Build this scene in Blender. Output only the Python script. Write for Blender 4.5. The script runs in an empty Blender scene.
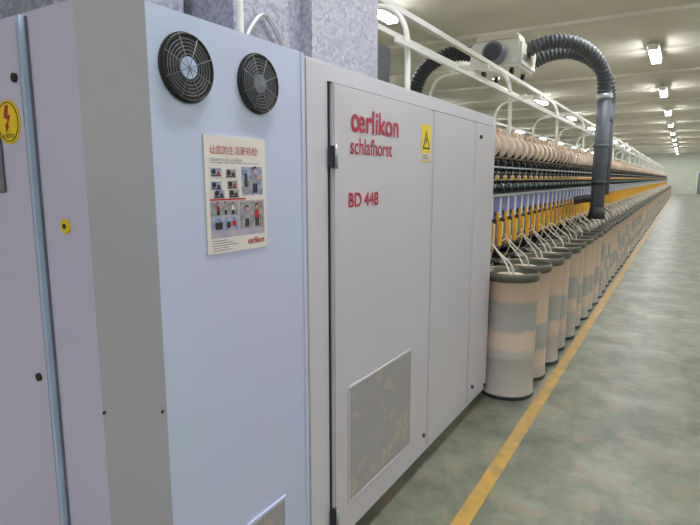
import bpy, bmesh, math, random
from mathutils import Vector, Matrix
random.seed(4)
S=bpy.context.scene
try:
    S.view_settings.view_transform='Standard'
    S.view_settings.look='None'
except Exception: pass
col=S.collection

def lin(c):
    return tuple(((v/255)/12.92 if v/255<=.04045 else (((v/255)+.055)/1.055)**2.4) for v in c)+(1,)
def mat(name,c,rough=.5,metal=0,emit=None,noise=0,nscale=5,c2=None,bump=0,spec=.5):
    m=bpy.data.materials.new(name); m.use_nodes=True
    nt=m.node_tree; b=nt.nodes['Principled BSDF']
    b.inputs['Base Color'].default_value=lin(c)
    b.inputs['Roughness'].default_value=rough
    b.inputs['Metallic'].default_value=metal
    b.inputs['Specular IOR Level'].default_value=spec
    if emit:
        b.inputs['Emission Color'].default_value=lin(c); b.inputs['Emission Strength'].default_value=emit
    if c2 is not None:
        tc=nt.nodes.new('ShaderNodeTexCoord'); n=nt.nodes.new('ShaderNodeTexNoise')
        n.inputs['Scale'].default_value=nscale; n.inputs['Detail'].default_value=5
        r=nt.nodes.new('ShaderNodeValToRGB')
        r.color_ramp.elements[0].position=.35; r.color_ramp.elements[1].position=.65
        r.color_ramp.elements[0].color=lin(c); r.color_ramp.elements[1].color=lin(c2)
        nt.links.new(tc.outputs['Object'],n.inputs['Vector'])
        nt.links.new(n.outputs['Fac'],r.inputs['Fac']); nt.links.new(r.outputs['Color'],b.inputs['Base Color'])
        if bump:
            bp=nt.nodes.new('ShaderNodeBump'); bp.inputs['Strength'].default_value=bump
            nt.links.new(n.outputs['Fac'],bp.inputs['Height']); nt.links.new(bp.outputs['Normal'],b.inputs['Normal'])
    return m

# ---------------- materials
M={}
M['fanpaint']=mat('cabinet_paint_blue_light',(184,200,224),.42,c2=(192,192,226),nscale=1.0)  # lavender-grey paint; bluish light on the fan face mixed into its colour
M['endpaint']=mat('cabinet_paint_lilac',(202,194,226),.45,c2=(206,200,228),nscale=1.5)
M['chamf']=mat('cabinet_paint_corner_shade',(168,167,178),.45,c2=(174,173,184),nscale=1.5)  # shade of the angled corner face put into the same cabinet's colour
M['paint']=mat('cabinet_paint_grey',(197,194,204),.42,c2=(202,198,208),nscale=1.5)
M['door']=mat('door_paint',(192,187,197),.42,c2=(197,192,201),nscale=1.1)
M['seam']=mat('seam_dark',(40,40,44),.7)
M['seam2']=mat('seam_grey',(110,112,130),.6)
M['edge']=mat('edge_strip_blue',(176,196,226),.35)
M['plinth']=mat('plinth_dark',(45,44,45),.7)
M['black']=mat('black_plastic',(22,22,24),.45)
M['dark']=mat('dark_metal',(50,51,58),.5,metal=.1)
M['guard']=mat('fan_guard_wire',(128,130,140),.45,metal=.2)
M['silver']=mat('silver_metal',(168,170,176),.35,metal=.5)
M['white']=mat('white_enamel',(216,216,208),.4)
M['cream']=mat('cream_plastic',(214,205,186),.5)
M['blue']=mat('violet_blue_plastic',(104,108,184),.4)
M['yellow']=mat('yellow_plastic',(228,172,44),.45)
M['yarn']=mat('peach_yarn',(206,178,156),.85,c2=(224,202,182),nscale=3)
M['yarn2']=mat('cream_yarn',(214,198,180),.85)
M['red']=mat('red_paint',(175,28,48),.5)
M['crimson']=mat('crimson_ink',(172,30,66),.5)
M['ink']=mat('ink_black',(30,28,30),.6)
M['paper']=mat('paper',(218,210,206),.6)
M['signY']=mat('sign_yellow',(240,205,30),.5)
M['green']=mat('green_plastic',(50,92,70),.5)
M['hose']=mat('hose_grey',(84,88,92),.65,spec=.3)
M['hosedk']=mat('hose_dark',(50,54,58),.65,spec=.3)
M['pipe']=mat('pipe_grey',(92,97,107),.5)
M['sliver']=mat('sliver_fibre',(222,212,198),.9)
M['steelrim']=mat('can_rim_steel',(104,102,92),.4,metal=.5)
M['tube']=mat('tube_glow',(250,252,255),.5,emit=50)
M['lampbody']=mat('lamp_body',(235,235,230),.4)
M['wallm']=mat('wall_plaster',(196,200,186),.8,c2=(186,190,176),nscale=.6)
M['greywin']=mat('grey_plate',(112,114,126),.4)
M['pink']=mat('poster_pink',(190,168,178),.6,c2=(150,152,178),nscale=18)
M['grey']=mat('poster_grey',(160,156,160),.6,c2=(120,118,124),nscale=60)
M['pblue']=mat('poster_blue',(110,122,170),.6,c2=(175,176,192),nscale=60)
M['skin']=mat('poster_skin',(196,150,130),.6)

def galv():
    m=mat('galvanised_steel',(140,142,158),.4,metal=.3); nt=m.node_tree;b=nt.nodes['Principled BSDF']
    tc=nt.nodes.new('ShaderNodeTexCoord');v=nt.nodes.new('ShaderNodeTexVoronoi');v.inputs['Scale'].default_value=75
    r=nt.nodes.new('ShaderNodeValToRGB');r.color_ramp.elements[0].color=lin((130,132,148));r.color_ramp.elements[1].color=lin((180,180,194))
    nt.links.new(tc.outputs['Object'],v.inputs['Vector']);nt.links.new(v.outputs['Color'],r.inputs['Fac']);nt.links.new(r.outputs['Color'],b.inputs['Base Color'])
    return m
M['galv']=galv()
def perf():
    m=mat('perforated_grille',(150,148,150),.5); nt=m.node_tree;b=nt.nodes['Principled BSDF']
    tc=nt.nodes.new('ShaderNodeTexCoord');mp=nt.nodes.new('ShaderNodeMapping');mp.inputs['Scale'].default_value=(0,1,1)
    v=nt.nodes.new('ShaderNodeTexVoronoi');v.inputs['Scale'].default_value=120;v.inputs['Randomness'].default_value=0
    r=nt.nodes.new('ShaderNodeValToRGB')
    r.color_ramp.elements[0].position=.34;r.color_ramp.elements[0].color=lin((112,110,114));r.color_ramp.elements[1].position=.46;r.color_ramp.elements[1].color=lin((186,182,186))
    n=nt.nodes.new('ShaderNodeTexNoise');n.inputs['Scale'].default_value=14;n.inputs['Detail'].default_value=7
    r2=nt.nodes.new('ShaderNodeValToRGB');r2.color_ramp.elements[0].position=.56;r2.color_ramp.elements[1].position=.64
    r2.color_ramp.elements[1].color=(.55,.55,.55,1)
    mx=nt.nodes.new('ShaderNodeMixRGB');mx.inputs[2].default_value=lin((190,172,148))
    nt.links.new(tc.outputs['Object'],mp.inputs['Vector']);nt.links.new(mp.outputs[0],v.inputs['Vector']);nt.links.new(tc.outputs['Object'],n.inputs['Vector'])
    nt.links.new(v.outputs['Distance'],r.inputs['Fac']);nt.links.new(n.outputs['Fac'],r2.inputs['Fac'])
    nt.links.new(r2.outputs['Color'],mx.inputs[0]);nt.links.new(r.outputs['Color'],mx.inputs[1]);nt.links.new(mx.outputs['Color'],b.inputs['Base Color'])
    return m
M['perf']=perf()
def floormat():
    m=mat('painted_concrete',(120,124,106),.35); nt=m.node_tree;b=nt.nodes['Principled BSDF']
    tc=nt.nodes.new('ShaderNodeTexCoord')
    n1=nt.nodes.new('ShaderNodeTexNoise');n1.inputs['Scale'].default_value=2.2;n1.inputs['Detail'].default_value=12;n1.inputs['Roughness'].default_value=.7
    r1=nt.nodes.new('ShaderNodeValToRGB');e=r1.color_ramp.elements
    e[0].position=.36;e[0].color=lin((88,92,78));e[1].position=.64;e[1].color=lin((138,141,124))
    e2=e.new(.5);e2.color=lin((112,116,99))
    n2=nt.nodes.new('ShaderNodeTexNoise');n2.inputs['Scale'].default_value=4.5;n2.inputs['Detail'].default_value=14;n2.inputs['Roughness'].default_value=.78
    r2=nt.nodes.new('ShaderNodeValToRGB');r2.color_ramp.elements[0].position=.53;r2.color_ramp.elements[1].position=.58
    r2.color_ramp.elements[1].color=(.7,.7,.7,1)
    mx=nt.nodes.new('ShaderNodeMixRGB');mx.inputs[2].default_value=lin((138,122,104))
    n4=nt.nodes.new('ShaderNodeTexNoise');n4.inputs['Scale'].default_value=11;n4.inputs['Detail'].default_value=10;n4.inputs['Roughness'].default_value=.8
    r4=nt.nodes.new('ShaderNodeValToRGB');r4.color_ramp.elements[0].position=.60;r4.color_ramp.elements[1].position=.66;r4.color_ramp.elements[1].color=(.6,.6,.6,1)
    mx2=nt.nodes.new('ShaderNodeMixRGB');mx2.inputs[2].default_value=lin((74,74,66))
    n3=nt.nodes.new('ShaderNodeTexNoise');n3.inputs['Scale'].default_value=6;n3.inputs['Detail'].default_value=8
    r3=nt.nodes.new('ShaderNodeMapRange');r3.inputs['To Min'].default_value=.28;r3.inputs['To Max'].default_value=.58
    bp=nt.nodes.new('ShaderNodeBump');bp.inputs['Strength'].default_value=.08
    for n in(n1,n2,n3,n4): nt.links.new(tc.outputs['Object'],n.inputs['Vector'])
    nt.links.new(n1.outputs['Fac'],r1.inputs['Fac']);nt.links.new(n2.outputs['Fac'],r2.inputs['Fac']);nt.links.new(r2.outputs['Color'],mx.inputs[0])
    nt.links.new(r1.outputs['Color'],mx.inputs[1]);nt.links.new(n4.outputs['Fac'],r4.inputs['Fac']);nt.links.new(r4.outputs['Color'],mx2.inputs[0])
    nt.links.new(mx.outputs['Color'],mx2.inputs[1]);nt.links.new(mx2.outputs['Color'],b.inputs['Base Color'])
    nt.links.new(n3.outputs['Fac'],r3.inputs['Value']);nt.links.new(r3.outputs['Result'],b.inputs['Roughness'])
    nt.links.new(n2.outputs['Fac'],bp.inputs['Height']);nt.links.new(bp.outputs['Normal'],b.inputs['Normal'])
    return m
M['floor']=floormat()
M['ceil']=mat('ceiling_panels',(226,222,208),.75,c2=(212,208,195),nscale=.8)
M['line']=mat('yellow_floor_paint',(192,148,58),.5,c2=(158,130,76),nscale=9)
def canmat():
    m=mat('can_plastic',(214,190,172),.45); nt=m.node_tree;b=nt.nodes['Principled BSDF']
    tc=nt.nodes.new('ShaderNodeTexCoord');sp=nt.nodes.new('ShaderNodeSeparateXYZ');oi=nt.nodes.new('ShaderNodeObjectInfo')
    mu=nt.nodes.new('ShaderNodeMath');mu.operation='MULTIPLY_ADD';mu.inputs[1].default_value=.34;mu.inputs[2].default_value=-.17
    ad=nt.nodes.new('ShaderNodeMath');ad.operation='ADD'
    n=nt.nodes.new('ShaderNodeTexNoise');n.inputs['Scale'].default_value=7;n.inputs['Detail'].default_value=6
    ma=nt.nodes.new('ShaderNodeMath');ma.operation='MULTIPLY_ADD';ma.inputs[1].default_value=.07
    r=nt.nodes.new('ShaderNodeValToRGB');el=r.color_ramp.elements
    el[0].position=0;el[0].color=lin((164,158,150));el[1].position=1;el[1].color=lin((222,196,176))
    for p,c in((.24,(170,164,156)),(.27,(200,180,162)),(.38,(206,184,166)),(.41,(164,162,158)),(.60,(172,168,164)),(.63,(218,192,170))):
        q=el.new(p);q.color=lin(c)
    nt.links.new(tc.outputs['Object'],sp.inputs[0]);nt.links.new(oi.outputs['Random'],mu.inputs[0])
    nt.links.new(sp.outputs['Z'],ad.inputs[0]);nt.links.new(mu.outputs[0],ad.inputs[1])
    nt.links.new(tc.outputs['Object'],n.inputs['Vector']);nt.links.new(n.outputs['Fac'],ma.inputs[0]);nt.links.new(ad.outputs[0],ma.inputs[2])
    nt.links.new(ma.outputs[0],r.inputs['Fac']);nt.links.new(r.outputs['Color'],b.inputs['Base Color'])
    return m
M['can']=canmat()

# ---------------- mesh builder
class MB:
    def __init__(s): s.bm=bmesh.new(); s.mats=[]
    def mi(s,m):
        if m not in s.mats: s.mats.append(m)
        return s.mats.index(m)
    def box(s,a,b,m,bev=0):
        a=Vector(a);b=Vector(b)
        t=bmesh.new(); bmesh.ops.create_cube(t,size=1)
        for v in t.verts:
            v.co=Vector(((a[i]+b[i])/2+v.co[i]*(abs(b[i]-a[i]))) for i in range(3))
        if bev: bmesh.ops.bevel(t,geom=t.edges[:],offset=bev,segments=2,affect='EDGES')
        s._merge(t,m,False)
    def _merge(s,t,m,smooth):
        i=s.mi(m); mp={}
        for v in t.verts: mp[v]=s.bm.verts.new(v.co)
        for f in t.faces:
            try: nf=s.bm.faces.new([mp[v] for v in f.verts])
            except ValueError: continue
            nf.material_index=i; nf.smooth=smooth
        t.free()
    def cyl(s,c,axis,r,l,m,seg=16,r2=None):
        t=bmesh.new(); bmesh.ops.create_cone(t,cap_ends=True,segments=seg,radius1=r,radius2=r if r2 is None else r2,depth=l)
        q=Vector((0,0,1)).rotation_difference(Vector(axis).normalized()).to_matrix().to_4x4()
        bmesh.ops.transform(t,matrix=Matrix.Translation(c)@q,verts=t.verts)
        i=s.mi(m);mp={}
        for v in t.verts: mp[v]=s.bm.verts.new(v.co)
        for f in t.faces:
            nf=s.bm.faces.new([mp[v] for v in f.verts]); nf.material_index=i; nf.smooth=len(f.verts)==4
        t.free()
    def sph(s,c,r,m,seg=10):
        t=bmesh.new(); bmesh.ops.create_uvsphere(t,u_segments=seg,v_segments=seg//2+1,radius=r)
        bmesh.ops.translate(t,vec=c,verts=t.verts); s._merge(t,m,True)
    def prism(s,pts,z0,z1,m):
        i=s.mi(m)
        lo=[s.bm.verts.new((x,y,z0)) for x,y in pts]; hi=[s.bm.verts.new((x,y,z1)) for x,y in pts]
        n=len(pts); fs=[s.bm.faces.new(hi),s.bm.faces.new(lo[::-1])]
        for k in range(n): fs.append(s.bm.faces.new((lo[k],lo[(k+1)%n],hi[(k+1)%n],hi[k])))
        for f in fs: f.material_index=i
        return fs
    def sweep(s,pts,r,m,seg=12,smooth_n=8,cor=0,pitch=.03,closed=False,spline=True):
        P=[Vector(p) for p in pts]
        if spline and not closed and len(P)>2:
            Q=[2*P[0]-P[1]]+P+[2*P[-1]-P[-2]]; out=[]
            for k in range(1,len(Q)-2):
                p0,p1,p2,p3=Q[k-1],Q[k],Q[k+1],Q[k+2]
                for j in range(smooth_n):
                    t=j/smooth_n
                    out.append(.5*((2*p1)+(p2-p0)*t+(2*p0-5*p1+4*p2-p3)*t*t+(3*p1-p0-3*p2+p3)*t**3))
            out.append(P[-1]); P=out
        if cor:
            d=[0]
            for k in range(1,len(P)): d.append(d[-1]+(P[k]-P[k-1]).length)
            n=max(8,int(d[-1]/(pitch/4))); out=[];k=0
            for j in range(n+1):
                t=d[-1]*j/n
                while k<len(P)-2 and d[k+1]<t: k+=1
                u=(t-d[k])/max(1e-9,d[k+1]-d[k]); out.append(P[k].lerp(P[k+1],u))
            P=out
        i=s.mi(m); rings=[]; n=len(P)
        T=(P[1]-P[0]).normalized(); up=T.orthogonal().normalized()
        for k in range(n):
            if closed: T2=(P[(k+1)%n]-P[k-1]).normalized()
            else: T2=(P[min(k+1,n-1)]-P[max(k-1,0)]).normalized()
            q=T.rotation_difference(T2); up=(q@up); up=(up-T2*up.dot(T2)).normalized(); T=T2
            bn=T.cross(up); rr=r
            if cor: rr=r+cor*(1 if (k//2)%2 else -1)*.5
            rings.append([s.bm.verts.new(P[k]+(up*math.cos(a)+bn*math.sin(a))*rr) for a in [2*math.pi*j/seg for j in range(seg)]])
        R=range(n if closed else n-1)
        for k in R:
            A=rings[k];B=rings[(k+1)%n]
            for j in range(seg):
                f=s.bm.faces.new((A[j],A[(j+1)%seg],B[(j+1)%seg],B[j])); f.material_index=i; f.smooth=True
        if not closed:
            for f in (s.bm.faces.new(rings[0][::-1]),s.bm.faces.new(rings[-1])): f.material_index=i
    def lathe(s,prof,c,seg=32):
        rings=[]
        for r,z,m in prof:
            rings.append([s.bm.verts.new((c[0]+r*math.cos(2*math.pi*j/seg),c[1]+r*math.sin(2*math.pi*j/seg),c[2]+z)) for j in range(seg)])
        for k in range(len(prof)-1):
            i=s.mi(prof[k+1][2])
            for j in range(seg):
                f=s.bm.faces.new((rings[k][j],rings[k][(j+1)%seg],rings[k+1][(j+1)%seg],rings[k+1][j])); f.material_index=i;f.smooth=True
        f=s.bm.faces.new(rings[0][::-1]);f.material_index=s.mi(prof[0][2])
        f=s.bm.faces.new(rings[-1]);f.material_index=s.mi(prof[-1][2])
    def mesh(s,name):
        bmesh.ops.recalc_face_normals(s.bm,faces=s.bm.faces[:])
        me=bpy.data.meshes.new(name); s.bm.to_mesh(me); s.bm.free()
        for m in s.mats: me.materials.append(M[m])
        return me
    def obj(s,name,parent=None):
        o=bpy.data.objects.new(name,s.mesh(name)); col.objects.link(o)
        if parent: o.parent=parent
        return o
def empty(name,loc=(0,0,0)):
    o=bpy.data.objects.new(name,None); col.objects.link(o); o.empty_display_size=.2
    return o
def bx(name,a,b,m,parent=None,bev=0):
    q=MB(); q.box(a,b,m,bev); return q.obj(name,parent)

# ---------------- room
XL,XR,YB,YF,H=-12.0,4.2,-6.0,66.0,4.2
bx('floor',(XL,YB,-.1),(XR,YF,0),'floor')
q=MB(); q.box((XL,YB,H),(XR,YF,H+.15),'ceil'); q.obj('ceiling')
q=MB()
y=-1.1
while y<YF:
    q.box((XL,y-.06,H-.06),(XR,y+.06,H),'ceil'); y+=2.8
q.obj('trim_1')
bx('wall_left',(XL-.15,YB,0),(XL,YF,H),'wallm'); bx('wall_right',(XR,YB,0),(XR+.15,YF,H),'wallm')
bx('wall_front',(XL,YF,0),(XR,YF+.15,H),'wallm'); bx('wall_back',(XL,YB-.15,0),(XR,YB,H),'wallm')
q=MB();q.box((1.2,YF-.05,0),(2.6,YF-.005,2.3),'white');q.box((1.3,YF-.07,.02),(1.88,YF-.05,2.2),'greywin');q.box((1.92,YF-.07,.02),(2.5,YF-.05,2.2),'greywin');q.obj('door_1')
bx('floor_marking_line',(-.80,YB+.2,0),(-.722,YF-.5,.003),'line')

# ---------------- ceiling lights
def lamp(x,y,first=[None]):
    if first[0] is None:
        q=MB(); q.box((-.11,-.75,.03),(.11,.75,.09),'lampbody',.01)
        for sx in(-.055,.055): q.cyl((sx,0,0),(0,1,0),.026,1.44,'tube',10)
        for sy in(-.73,.73): q.box((-.09,sy-.015,-.03),(.09,sy+.015,.03),'lampbody')
        for sy in(-.5,.5): q.cyl((0,sy,.12),(0,0,1),.008,.08,'silver',6)
        first[0]=q.mesh('ceiling_light')
    o=bpy.data.objects.new('ceiling_light',first[0]);col.objects.link(o);o.location=(x,y,H-.16)
    L=bpy.data.lights.new('tube_light','AREA');L.shape='RECTANGLE';L.size=.2;L.size_y=1.4;L.energy=37;L.color=(.97,.985,1)
    lo=bpy.data.objects.new('tube_light',L);col.objects.link(lo);lo.parent=o;lo.location=(0,0,-.05)
for x in(-7.6,-4.1,-.68,2.7):  # right-hand row is out of view, added to light the machine faces
    k=-1
    while 7.3+5.6*k<64:
        lamp(x,7.3+5.6*k-0.0); k+=1
    if x in(-4.1,-.68,2.7): lamp(x,-3.9)

# ---------------- spinning machine
mach=empty('rotor_spinning_machine')
TOP=2.02; FX=-1.13; BXk=-2.67
q=MB()
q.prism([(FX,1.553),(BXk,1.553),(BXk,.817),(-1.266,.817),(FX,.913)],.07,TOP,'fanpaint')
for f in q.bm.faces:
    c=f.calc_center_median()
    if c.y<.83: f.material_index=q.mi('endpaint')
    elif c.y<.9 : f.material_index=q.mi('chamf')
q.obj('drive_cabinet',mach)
bx('cabinet_plinth',(BXk+.05,.87,0),(FX-.07,3.7,.08),'plinth',mach)
bx('main_cabinet',(BXk,1.566,.06),(FX-.004,3.76,TOP-.004),'paint',mach,.006)
bx('cabinet_seam',(BXk+.03,1.54,.08),(FX-.02,1.58,TOP-.02),'seam',mach)
bx('cabinet_edge_strip',(FX-.02,1.530,.08),(FX+.004,1.550,TOP-.002),'fanpaint',mach,.003)
q=MB()
q.box((FX-.03,1.71,.10),(FX+.018,2.645,1.945),'door',.006); q.obj('door_wide',mach)
q=MB(); q.box((FX-.03,2.665,.10),(FX+.014,3.32,1.945),'door',.006); q.obj('door_middle',mach)
q=MB(); q.box((FX-.03,3.335,.10),(FX+.014,3.745,1.945),'door',.006); q.obj('door_narrow',mach)
q=MB()
q.box((FX-.01,2.644,.1),(FX+.004,2.666,1.945),'seam');q.box((FX-.01,3.319,.1),(FX+.004,3.336,1.945),'seam')
q.box((FX-.01,1.702,.1),(FX+.002,1.712,1.95),'seam');q.box((FX-.01,1.7,1.944),(FX+.002,3.745,1.950),'seam')
q.obj('door_gaps',mach)
q=MB()
for z in(1.68,.22):
    q.box((FX+.0,1.695,z-.04),(FX+.028,1.722,z+.04),'dark',.004); q.cyl((FX+.03,1.708,z),(0,0,1),.007,.09,'silver',10)
for y,z in((3.42,1.86),(3.42,.2),(2.6,.2),(3.7,.12)):
    q.cyl((FX+.02,y,z),(1,0,0),.012,.014,'dark',14)
q.obj('hinges_and_locks',mach)
q=MB(); q.box((FX+.012,1.815,.235),(FX+.022,2.415,.74),'perf')
q.box((FX+.016,1.807,.225),(FX+.024,1.815,.748),'door');q.box((FX+.016,2.415,.225),(FX+.024,2.423,.748),'door')
q.box((FX+.016,1.815,.74),(FX+.024,2.415,.748),'door');q.box((FX+.016,1.815,.225),(FX+.024,2.415,.235),'door')
q.obj('door_grille',mach)
q=MB(); q.box((FX-.01,1.0,.12),(FX+.004,1.395,.47),'perf')
q.box((FX,.99,.47),(FX+.008,1.405,.48),'fanpaint');q.box((FX,1.395,.12),(FX+.008,1.405,.47),'fanpaint');q.obj('cabinet_grille',mach)
q=MB(); q.box((BXk+.06,.799,.1),(-1.485,.82,2.0),'endpaint',.004)
q.box((-1.486,.812,.1),(-1.479,.82,2.005),'seam2'); q.box((-1.480,.797,.09),(-1.468,.82,2.01),'edge'); q.box((-1.468,.811,.09),(-1.464,.82,2.01),'seam2')
for x,z in((-1.51,1.86),(-1.525,1.04),(-1.53,.3)): q.cyl((x,.797,z),(0,1,0),.012,.01,'black',14)
q.box((-1.95,.794,1.56),(-1.605,.80,1.76),'greywin',.003)
for x,y in((-1.262,.820),(-1.136,.905)): q.cyl((x+.003,y-.004,.987),(.6,-.8,0),.004,.008,'black',8)
q.cyl((-1.365,.815,1.477),(0,1,0),.019,.006,'signY',20);q.cyl((-1.365,.812,1.477),(0,1,0),.007,.005,'dark',14)
q.obj('end_door',mach)
for fy,k in((1.032,1),(1.312,2)):
    q=MB(); fz=1.884; x0=FX+.001
    q.cyl((x0+.003,fy,fz),(1,0,0),.089,.006,'black',40)
    for r in(.034,.044,.053,.062,.071,.083):
        q.sweep([(x0+.012,fy+r*math.cos(a),fz+r*math.sin(a)) for a in [2*math.pi*j/36 for j in range(36)]],.0009 if r<.08 else .003,'guard' if r<.08 else 'black',6,closed=True)
    for j in range(4):
        a=math.pi*j/4+.4
        q.sweep([(x0+.014,fy-.085*math.cos(a),fz-.085*math.sin(a)),(x0+.014,fy+.085*math.cos(a),fz+.085*math.sin(a))],.0009,'guard',6)
    for j in range(7):
        a=2*math.pi*j/7; t=bmesh.new()
        pts=[(.028,a),(.07,a+.1),(.074,a+.55),(.03,a+.5)]
        vs=[t.verts.new((x0+.008,fy+r*math.cos(b),fz+r*math.sin(b))) for r,b in pts]; t.faces.new(vs); q._merge(t,'dark',False)
    q.cyl((x0+.009,fy,fz),(1,0,0),.028,.006,'edge' if k==1 else 'greywin',24)
    q.obj('cooling_fan_%d'%k,mach)

def text(name,body,y0,y1,z0,z1,m,x,parent,off=0.0,face='X'):
    cu=bpy.data.curves.new(name,'FONT'); cu.body=body; cu.extrude=.0
    t=bpy.data.objects.new(name,cu); col.objects.link(t); bpy.context.view_layer.update()
    me=bpy.data.meshes.new_from_object(t.evaluated_get(bpy.context.evaluated_depsgraph_get()))
    bpy.data.objects.remove(t)
    if not me.vertices: return
    xs=[v.co.x for v in me.vertices]; ys=[v.co.y for v in me.vertices]
    for v in me.vertices:
        a=(v.co.x-min(xs))/(max(xs)-min(xs)); b=(v.co.y-min(ys))/(max(ys)-min(ys)+1e-9)
        v.co=(x,y0+a*(y1-y0),z0+b*(z1-z0)) if face=='X' else (y0+a*(y1-y0),x,z0+b*(z1-z0))
    if off:
        bm=bmesh.new(); bm.from_mesh(me); g=bm.verts[:]+bm.edges[:]+bm.faces[:]
        for k,(dy,dz) in enumerate(((off,0),(off,off),(0,off))):
            r=bmesh.ops.duplicate(bm,geom=g)
            bmesh.ops.translate(bm,vec=(.0001*(k+1),dy,dz),verts=[e for e in r['geom'] if isinstance(e,bmesh.types.BMVert)])
        bm.to_mesh(me); bm.free()
    me.materials.clear(); me.materials.append(M[m])
    o=bpy.data.objects.new(name,me);col.objects.link(o);o.parent=parent
TX=FX+.0195
text('logo_text_round','o',1.832,1.890,1.780,1.842,'crimson',TX,mach,.006)
text('logo_text','erlikon',1.884,2.238,1.780,1.868,'crimson',TX+.0005,mach,.005)
text('subtitle_text','schlafhorst',1.827,2.180,1.694,1.758,'crimson',TX,mach,.0015)
text('model_text','BD 448',1.813,2.055,1.487,1.542,'crimson',TX,mach,.003)

# poster
po=empty('safety_poster'); px=FX+.0035
q=MB(); q.box((FX+.0005,1.08,1.385),(px,1.337,1.72),'paper'); q.obj('sheet',po)
text('heading','让您的生活更轻松!',1.10,1.30,1.668,1.693,'red',px+.001,po)
text('subheading','机器操作安全须知 请仔细阅读',1.10,1.23,1.648,1.658,'grey',px+.001,po)
q=MB()
def rct(y0,y1,z0,z1,m,d=0): q.box((px-.0005,y0,z0),(px+.0005+d,y1,z1),m)
def dsc(y,z,r,m,d=.002): q.cyl((px+.0005,y,z),(1,0,0),r,d,m,14)
rct(1.095,1.325,1.545,1.64,'paper'); rct(1.095,1.325,1.43,1.535,'pink')
for i,(yy,zz) in enumerate([(1.12,1.617),(1.18,1.615),(1.12,1.58),(1.185,1.582),(1.13,1.556),(1.19,1.556)]):
    rct(yy-.02,yy+.022,zz-.012,zz+.012,'grey' if i%2 else 'pblue',.0003)
    dsc(yy-.008,zz+.002,.008,'ink'); dsc(yy+.010,zz-.003,.006,'red' if i%3==0 else 'dark')
    rct(yy-.018,yy+.02,zz-.010,zz-.007,'ink',.0012)
def person(y,z,s,shirt):
    dsc(y,z+.030*s,.0075*s,'ink',.002); dsc(y,z+.026*s,.006*s,'skin',.003)
    dsc(y,z+.008*s,.0105*s,shirt,.0018)
    rct(y-.009*s,y+.009*s,z-.006*s,z+.014*s,shirt,.001); rct(y+.005*s,y+.024*s,z+.006*s,z+.010*s,'skin',.0014)
    rct(y-.008*s,y-.001*s,z-.03*s,z-.006*s,'ink',.001);rct(y+.001*s,y+.008*s,z-.03*s,z-.006*s,'ink',.001)
rct(1.225,1.32,1.55,1.635,'pblue',.0002); person(1.285,1.592,1.2,'grey'); rct(1.235,1.262,1.555,1.60,'grey',.001);rct(1.238,1.250,1.575,1.615,'dark',.0014)
rct(1.10,1.205,1.495,1.530,'grey',.0003); person(1.125,1.513,.55,'red');person(1.155,1.513,.55,'pblue');person(1.185,1.512,.55,'paper')
rct(1.10,1.205,1.45,1.488,'pblue',.0003); rct(1.112,1.14,1.455,1.475,'ink',.001);dsc(1.165,1.466,.010,'dark');dsc(1.188,1.470,.009,'red')
rct(1.215,1.32,1.45,1.530,'grey',.0003); person(1.245,1.485,.95,'pblue');person(1.29,1.487,1.05,'red')
rct(1.095,1.24,1.538,1.5425,'red',.001)
for k in range(5): rct(1.10,1.16+.02*((k*7)%3),1.421-k*.007,1.4235-k*.007,'grey')
for k in range(8):
    rct(1.102+.026*k,1.122+.026*k,1.6435,1.6455,'grey')
    if k<6: rct(1.102+.018*k,1.114+.018*k,1.5985,1.6,'ink')
q.obj('pictures',po)
text('footer','oerlikon',1.245,1.32,1.402,1.420,'red',px+.001,po,.001)

ws=empty('warning_label'); wx=FX+.020
q=MB(); q.box((FX+.0185,2.50,1.685),(wx,2.61,1.865),'signY')
W=-.015
q.box((wx,2.52+W,1.69),(wx+.0006,2.62+W,1.725),'paper')
for mm,dx,tri in(('ink',.001,((2.525,1.745),(2.615,1.745),(2.57,1.84))),('signY',.0015,((2.54,1.753),(2.60,1.753),(2.57,1.823))),('ink',.002,((2.566,1.765),(2.578,1.785),(2.57,1.812),(2.562,1.787)))):
    t=bmesh.new();t.faces.new([t.verts.new((wx+dx,a+W,b)) for a,b in tri]);q._merge(t,mm,False)
for k in range(3): q.box((wx+.0006,2.527+W,1.697+k*.008),(wx+.001,2.61+W-.01*k,1.700+k*.008),'ink')
q.obj('plate',ws)
es=empty('electrical_warning_sign')
q=MB(); q.cyl((-1.562,.7975,1.75),(0,1,0),.058,.003,'signY',40)
q.sweep([(-1.562+.051*math.cos(a),.7958,1.75+.051*math.sin(a)) for a in [2*math.pi*j/40 for j in range(40)]],.0014,'ink',6,closed=True)
bx0,bz0=-1.562,1.756
for part in ([(-.008,.038),(.010,.038),(.002,.010),(-.018,.006)],[(-.018,.006),(.002,.010),(.018,.012),(.002,.0)],[(.018,.012),(.0,-.014),(-.008,-.012),(.002,.0)],[(-.014,-.010),(.007,-.016),(-.010,-.034)]):
    t=bmesh.new();t.faces.new([t.verts.new((bx0+a,.7950,bz0+b)) for a,b in part]);q._merge(t,'red',False)
q.obj('disc',es)
text('caption','有电危险',-1.592,-1.532,1.708,1.720,'ink',.7949,es,0,'Y')

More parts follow.
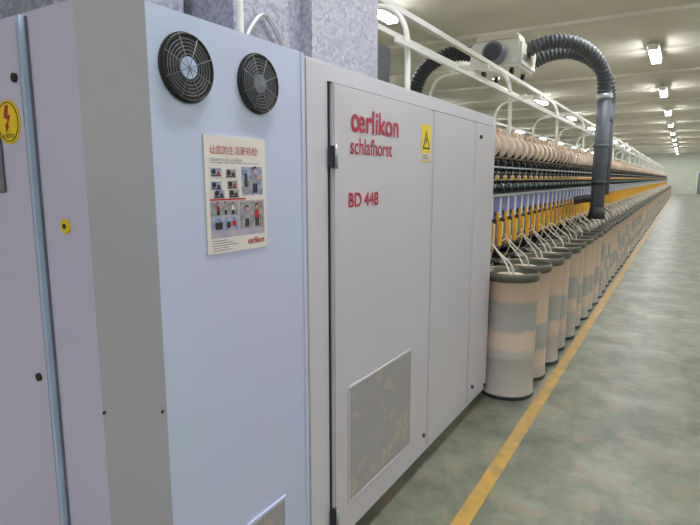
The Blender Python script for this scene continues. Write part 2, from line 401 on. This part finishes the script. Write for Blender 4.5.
# spinning section
Y0=3.78; P=.23; N=234; YE=Y0+P*N
q=MB()
q.box((-1.52,.012,1.02),(-1.25,.218,1.25),'dark',.006)
q.box((-1.25,.03,1.03),(-1.238,.2,1.12),'black')
q.box((-1.25,.075,1.06),(-1.212,.115,1.26),'yellow',.004)
q.box((-1.25,.165,1.12),(-1.228,.20,1.25),'white',.004)
q.box((-1.25,.015,1.05),(-1.232,.045,1.24),'greywin',.004)
q.box((-1.50,.008,1.275),(-1.260,.222,1.455),'blue',.008)
q.box((-1.262,.165,1.28),(-1.250,.20,1.45),'white')
q.box((-1.262,.04,1.30),(-1.252,.07,1.34),'black')
q.box((-1.262,.09,1.265),(-1.240,.115,1.33),'yellow')
q.box((-1.50,0,1.455),(-1.240,.23,1.475),'silver')
q.box((-1.53,0,1.25),(-1.262,.23,1.262),'dark')
q.cyl((-1.28,.06,1.53),(0,1,0),.03,.035,'black',10); q.cyl((-1.26,.15,1.54),(1,0,0),.022,.06,'dark',10)
q.sph((-1.235,.15,1.54),.014,'silver',8)
q.sph((-1.245,.06,1.535),.016,'green',8)
q.box((-1.40,.10,1.5),(-1.30,.115,1.66),'dark'); q.box((-1.32,.19,1.49),(-1.30,.205,1.74),'black')
q.cyl((-1.27,.1,1.60),(0,1,0),.014,.03,'yellow',8);q.cyl((-1.29,.18,1.615),(0,1,0),.016,.03,'yarn',8)
q.cyl((-1.32,.115,1.65),(0,1,0),.011,.23,'silver',8)
q.cyl((-1.30,.115,1.59),(0,1,0),.007,.23,'silver',6)
q.box((-1.45,0,1.685),(-1.29,.23,1.70),'silver')
q.cyl((-1.38,.115,1.735),(0,1,0),.036,.17,'black',12)
q.cyl((-1.37,.112,1.868),(0,1,0),.10,.13,'yarn',22)
q.cyl((-1.37,.112,1.868),(0,1,0),.03,.175,'white',14)
q.box((-1.40,.208,1.78),(-1.29,.222,1.91),'dark');q.box((-1.55,.208,1.86),(-1.38,.220,1.885),'dark')
q.box((-1.62,0,1.0),(-1.52,.23,1.98),'dark')
q.box((-1.90,0,1.98),(-1.50,.23,2.0),'cream')
q.cyl((-1.66,.115,2.055),(0,1,0),.055,.13,'yarn',14)
um=q.mesh('spinning_units')
for nm,sx in(('spinning_units_near',1),('spinning_units_far',-1)):
    o=bpy.data.objects.new(nm,um);col.objects.link(o);o.parent=mach
    o.location=(0 if sx>0 else -3.8,Y0,0);o.scale=(sx,1,1)
    a=o.modifiers.new('repeat','ARRAY');a.count=N;a.use_relative_offset=False;a.use_constant_offset=True;a.constant_offset_displace=(0,P,0)
q=MB()
q.box((-2.25,Y0-.02,.05),(-1.75,YE,1.97),'dark')
y=Y0+.1
while y<YE:
    for x in(-1.72,-2.2): q.box((x-.03,y-.02,0),(x+.03,y+.02,1.02),'dark')
    q.box((-2.5,y-.03,.96),(-1.3,y+.03,1.02),'dark')
    y+=1.84
q.obj('machine_frame',mach)
bx('tail_cabinet',(BXk,YE,.0),(FX-.1,YE+1.3,2.0),'paint',mach,.01)

# cleaner track + arches
q=MB()
for x in(-2.06,-1.74): q.box((x-.02,2.9,2.71),(x+.02,YE+1,2.75),'white')
y=3.1
while y<YE:
    q.box((-2.10,y-.02,2.66),(-1.70,y+.02,2.71),'white')
    for sx in(1,-1):
        c=-1.9
        q.sweep([(c+sx*.42,y,1.98),(c+sx*.42,y,2.3),(c+sx*.40,y,2.5),(c+sx*.30,y,2.62),(c+sx*.1,y,2.66)],.018,'white',8,5)
    y+=2.3
q.box((-1.47,2.9,2.37),(-1.445,YE,2.395),'white')
q.box((-2.355,2.9,2.37),(-2.33,YE,2.395),'white')
q.obj('cleaner_track_frame',mach)

# travelling cleaner
tcn=empty('travelling_cleaner')
q=MB()
q.box((-2.2,6.25,2.83),(-1.62,6.95,3.12),'white',.03)
q.box((-2.15,6.30,3.12),(-1.67,6.6,3.20),'cream',.02)
q.cyl((-1.9,6.2,2.97),(0,1,0),.12,.14,'greywin',20)
q.cyl((-1.9,6.12,2.97),(0,1,0),.09,.02,'dark',20)
q.cyl((-1.615,6.72,3.0),(1,0,0),.1,.05,'cream',20)
for x in(-2.06,-1.74):
    for y in(6.35,6.85): q.cyl((x,y,2.79),(1,0,0),.04,.04,'black',14)
q.obj('blower_body',tcn)
q=MB()
for dy,dz,xe in((0,0,-.86),(.45,-.03,-.86)):
    q.sweep([(-1.70,6.55+dy,3.0+dz),(-1.5,6.62+dy,3.10+dz),(-1.25,6.75+dy,3.13+dz),(-1.02,6.92+dy,3.02+dz),(-.89,7.08+dy,2.82+dz),(xe,7.14+dy,2.56+dz)],.076,'hose',16,8,cor=.014,pitch=.045)
q.sweep([(-2.1,6.55,3.0),(-2.35,6.5,3.08),(-2.6,6.45,3.06),(-2.82,6.4,2.92),(-2.93,6.38,2.70),(-2.95,6.36,2.4)],.085,'hosedk',16,8,cor=.014,pitch=.045)
q.obj('corrugated_hoses',tcn)
q=MB()
q.cyl((-.86,7.14,1.92),(0,0,1),.078,1.40,'pipe',24)
q.cyl((-.86,7.14,2.54),(0,0,1),.09,.07,'silver',24)
q.cyl((-.86,7.14,1.55),(0,0,1),.086,.05,'dark',24);q.cyl((-.86,7.14,1.98),(0,0,1),.086,.04,'pipe',24)
q.cyl((-.86,7.14,1.19),(0,0,1),.10,.14,'dark',24,r2=.078)
q.sweep([(-.88,7.14,1.36),(-1.0,7.12,1.36),(-1.12,7.10,1.33)],.05,'dark',12)
q.cyl((-.86,7.59,2.0),(0,0,1),.074,1.2,'pipe',20)
q.cyl((-2.95,6.36,1.75),(0,0,1),.085,1.3,'pipe',20)
q.box((-.93,7.16,2.3),(-.79,7.62,2.34),'dark')
q.obj('suction_pipes',tcn)
text('blower_text','LUDAO',6.30,6.60,2.90,2.97,'ink',-1.6145,tcn,.004)

# ducts on top of headstock
vd=empty('galvanised_air_duct')
q=MB()
q.box((-1.95,1.93,TOP),(-1.36,2.50,H-.08),'galv')
for z in(2.03,2.75,3.5): q.box((-1.98,1.91,z),(-1.34,2.52,z+.03),'galv')
q.box((-2.2,1.0,TOP),(-1.62,1.50,2.60),'galv',.02)
pts=[(1.93,2.02),(1.93,2.6)]+[(1.75-.22*math.sin(a)*1.0,2.42+.2*math.cos(a)) for a in [math.pi/2*j/8 for j in range(9)]]+[(1.53,2.02)]
i=q.mi('galv')
lo=[q.bm.verts.new((-1.9,a,b)) for a,b in pts];hi=[q.bm.verts.new((-1.42,a,b)) for a,b in pts]
for f in(lo[::-1],hi): 
    ff=q.bm.faces.new(f);ff.material_index=i
for k in range(len(pts)):
    ff=q.bm.faces.new((lo[k],lo[(k+1)%len(pts)],hi[(k+1)%len(pts)],hi[k]));ff.material_index=i
q.obj('duct_body',vd)
q=MB()
q.sweep([(-1.36,1.50,TOP),(-1.36,1.50,2.35),(-1.36,1.56,2.55),(-1.36,1.70,2.64),(-1.36,1.88,2.66)],.012,'white',8)
q.sweep([(-1.40,1.56,TOP),(-1.40,1.58,2.12),(-1.40,1.68,2.21),(-1.40,1.78,2.12),(-1.40,1.80,TOP)],.010,'silver',8)
q.cyl((-1.5,2.62,2.45),(0,0,1),.05,.3,'black',16);q.box((-1.62,2.54,2.02),(-1.4,2.72,2.3),'dark',.01)
q.sweep([(-1.5,2.6,2.6),(-1.45,2.68,2.75),(-1.5,2.66,3.0)],.02,'black',8)
q.obj('duct_bracket',vd)

# ---------------- sliver cans
def canmesh(nm,sl):
    q=MB()
    q.lathe([(.195,0,'dark'),(.203,.005,'dark'),(.203,.03,'dark'),(.198,.035,'can'),(.198,.3,'can'),(.201,.31,'can'),(.198,.32,'can'),(.198,.87,'can'),
             (.207,.875,'steelrim'),(.210,.925,'steelrim'),(.204,.934,'steelrim'),(.191,.925,'steelrim'),(.189,.86,'steelrim'),(.15,.88,'yarn2'),(.09,.905,'yarn2'),(.04,.89,'yarn2')],(0,0,0))
    for s in sl: q.sweep(s,.0065,'sliver',6,5)
    return q.mesh(nm)
cf=canmesh('can_front',[[(.05,-.05,.9),(.03,-.08,.99),(-.06,-.07,1.06),(-.14,-.05,1.12),(-.20,-.04,1.08)],[(-.02,.05,.89),(-.08,.08,.98),(-.16,.10,1.06),(-.21,.11,1.15)]])
cb=canmesh('can_back',[[(.1,0,.89),(.17,.02,.95),(.2,.03,1.04),(.21,.03,1.12)]])
row=empty('sliver_can_row')
y=3.97;k=0
while y<YE-.1:
    for x,me,dy in((-1.025,cf,0),(-1.44,cb,.22)):
        jx=random.uniform(-.012,.012);
        o=bpy.data.objects.new('can',me);col.objects.link(o);o.parent=row
        o.location=(x+jx,y+dy,0); o.rotation_euler=(0,0,random.uniform(-.15,.15))
    o=bpy.data.objects.new('can',cf);col.objects.link(o);o.parent=row;o.location=(-2.775,y,0);o.rotation_euler=(0,0,math.pi)
    y+=.44;k+=1

# ---------------- world + camera
w=bpy.data.worlds.new('world');S.world=w;w.use_nodes=True
w.node_tree.nodes['Background'].inputs[0].default_value=(.8,.85,.9,1);w.node_tree.nodes['Background'].inputs[1].default_value=.3
cam=bpy.data.cameras.new('camera');co=bpy.data.objects.new('camera',cam);col.objects.link(co)
cam.sensor_width=36;cam.lens=540/700*36;cam.clip_start=.05;cam.clip_end=200
co.location=(0,0,1.6);co.rotation_euler=(math.radians(90-8.84),0,math.radians(31.35))
S.camera=co
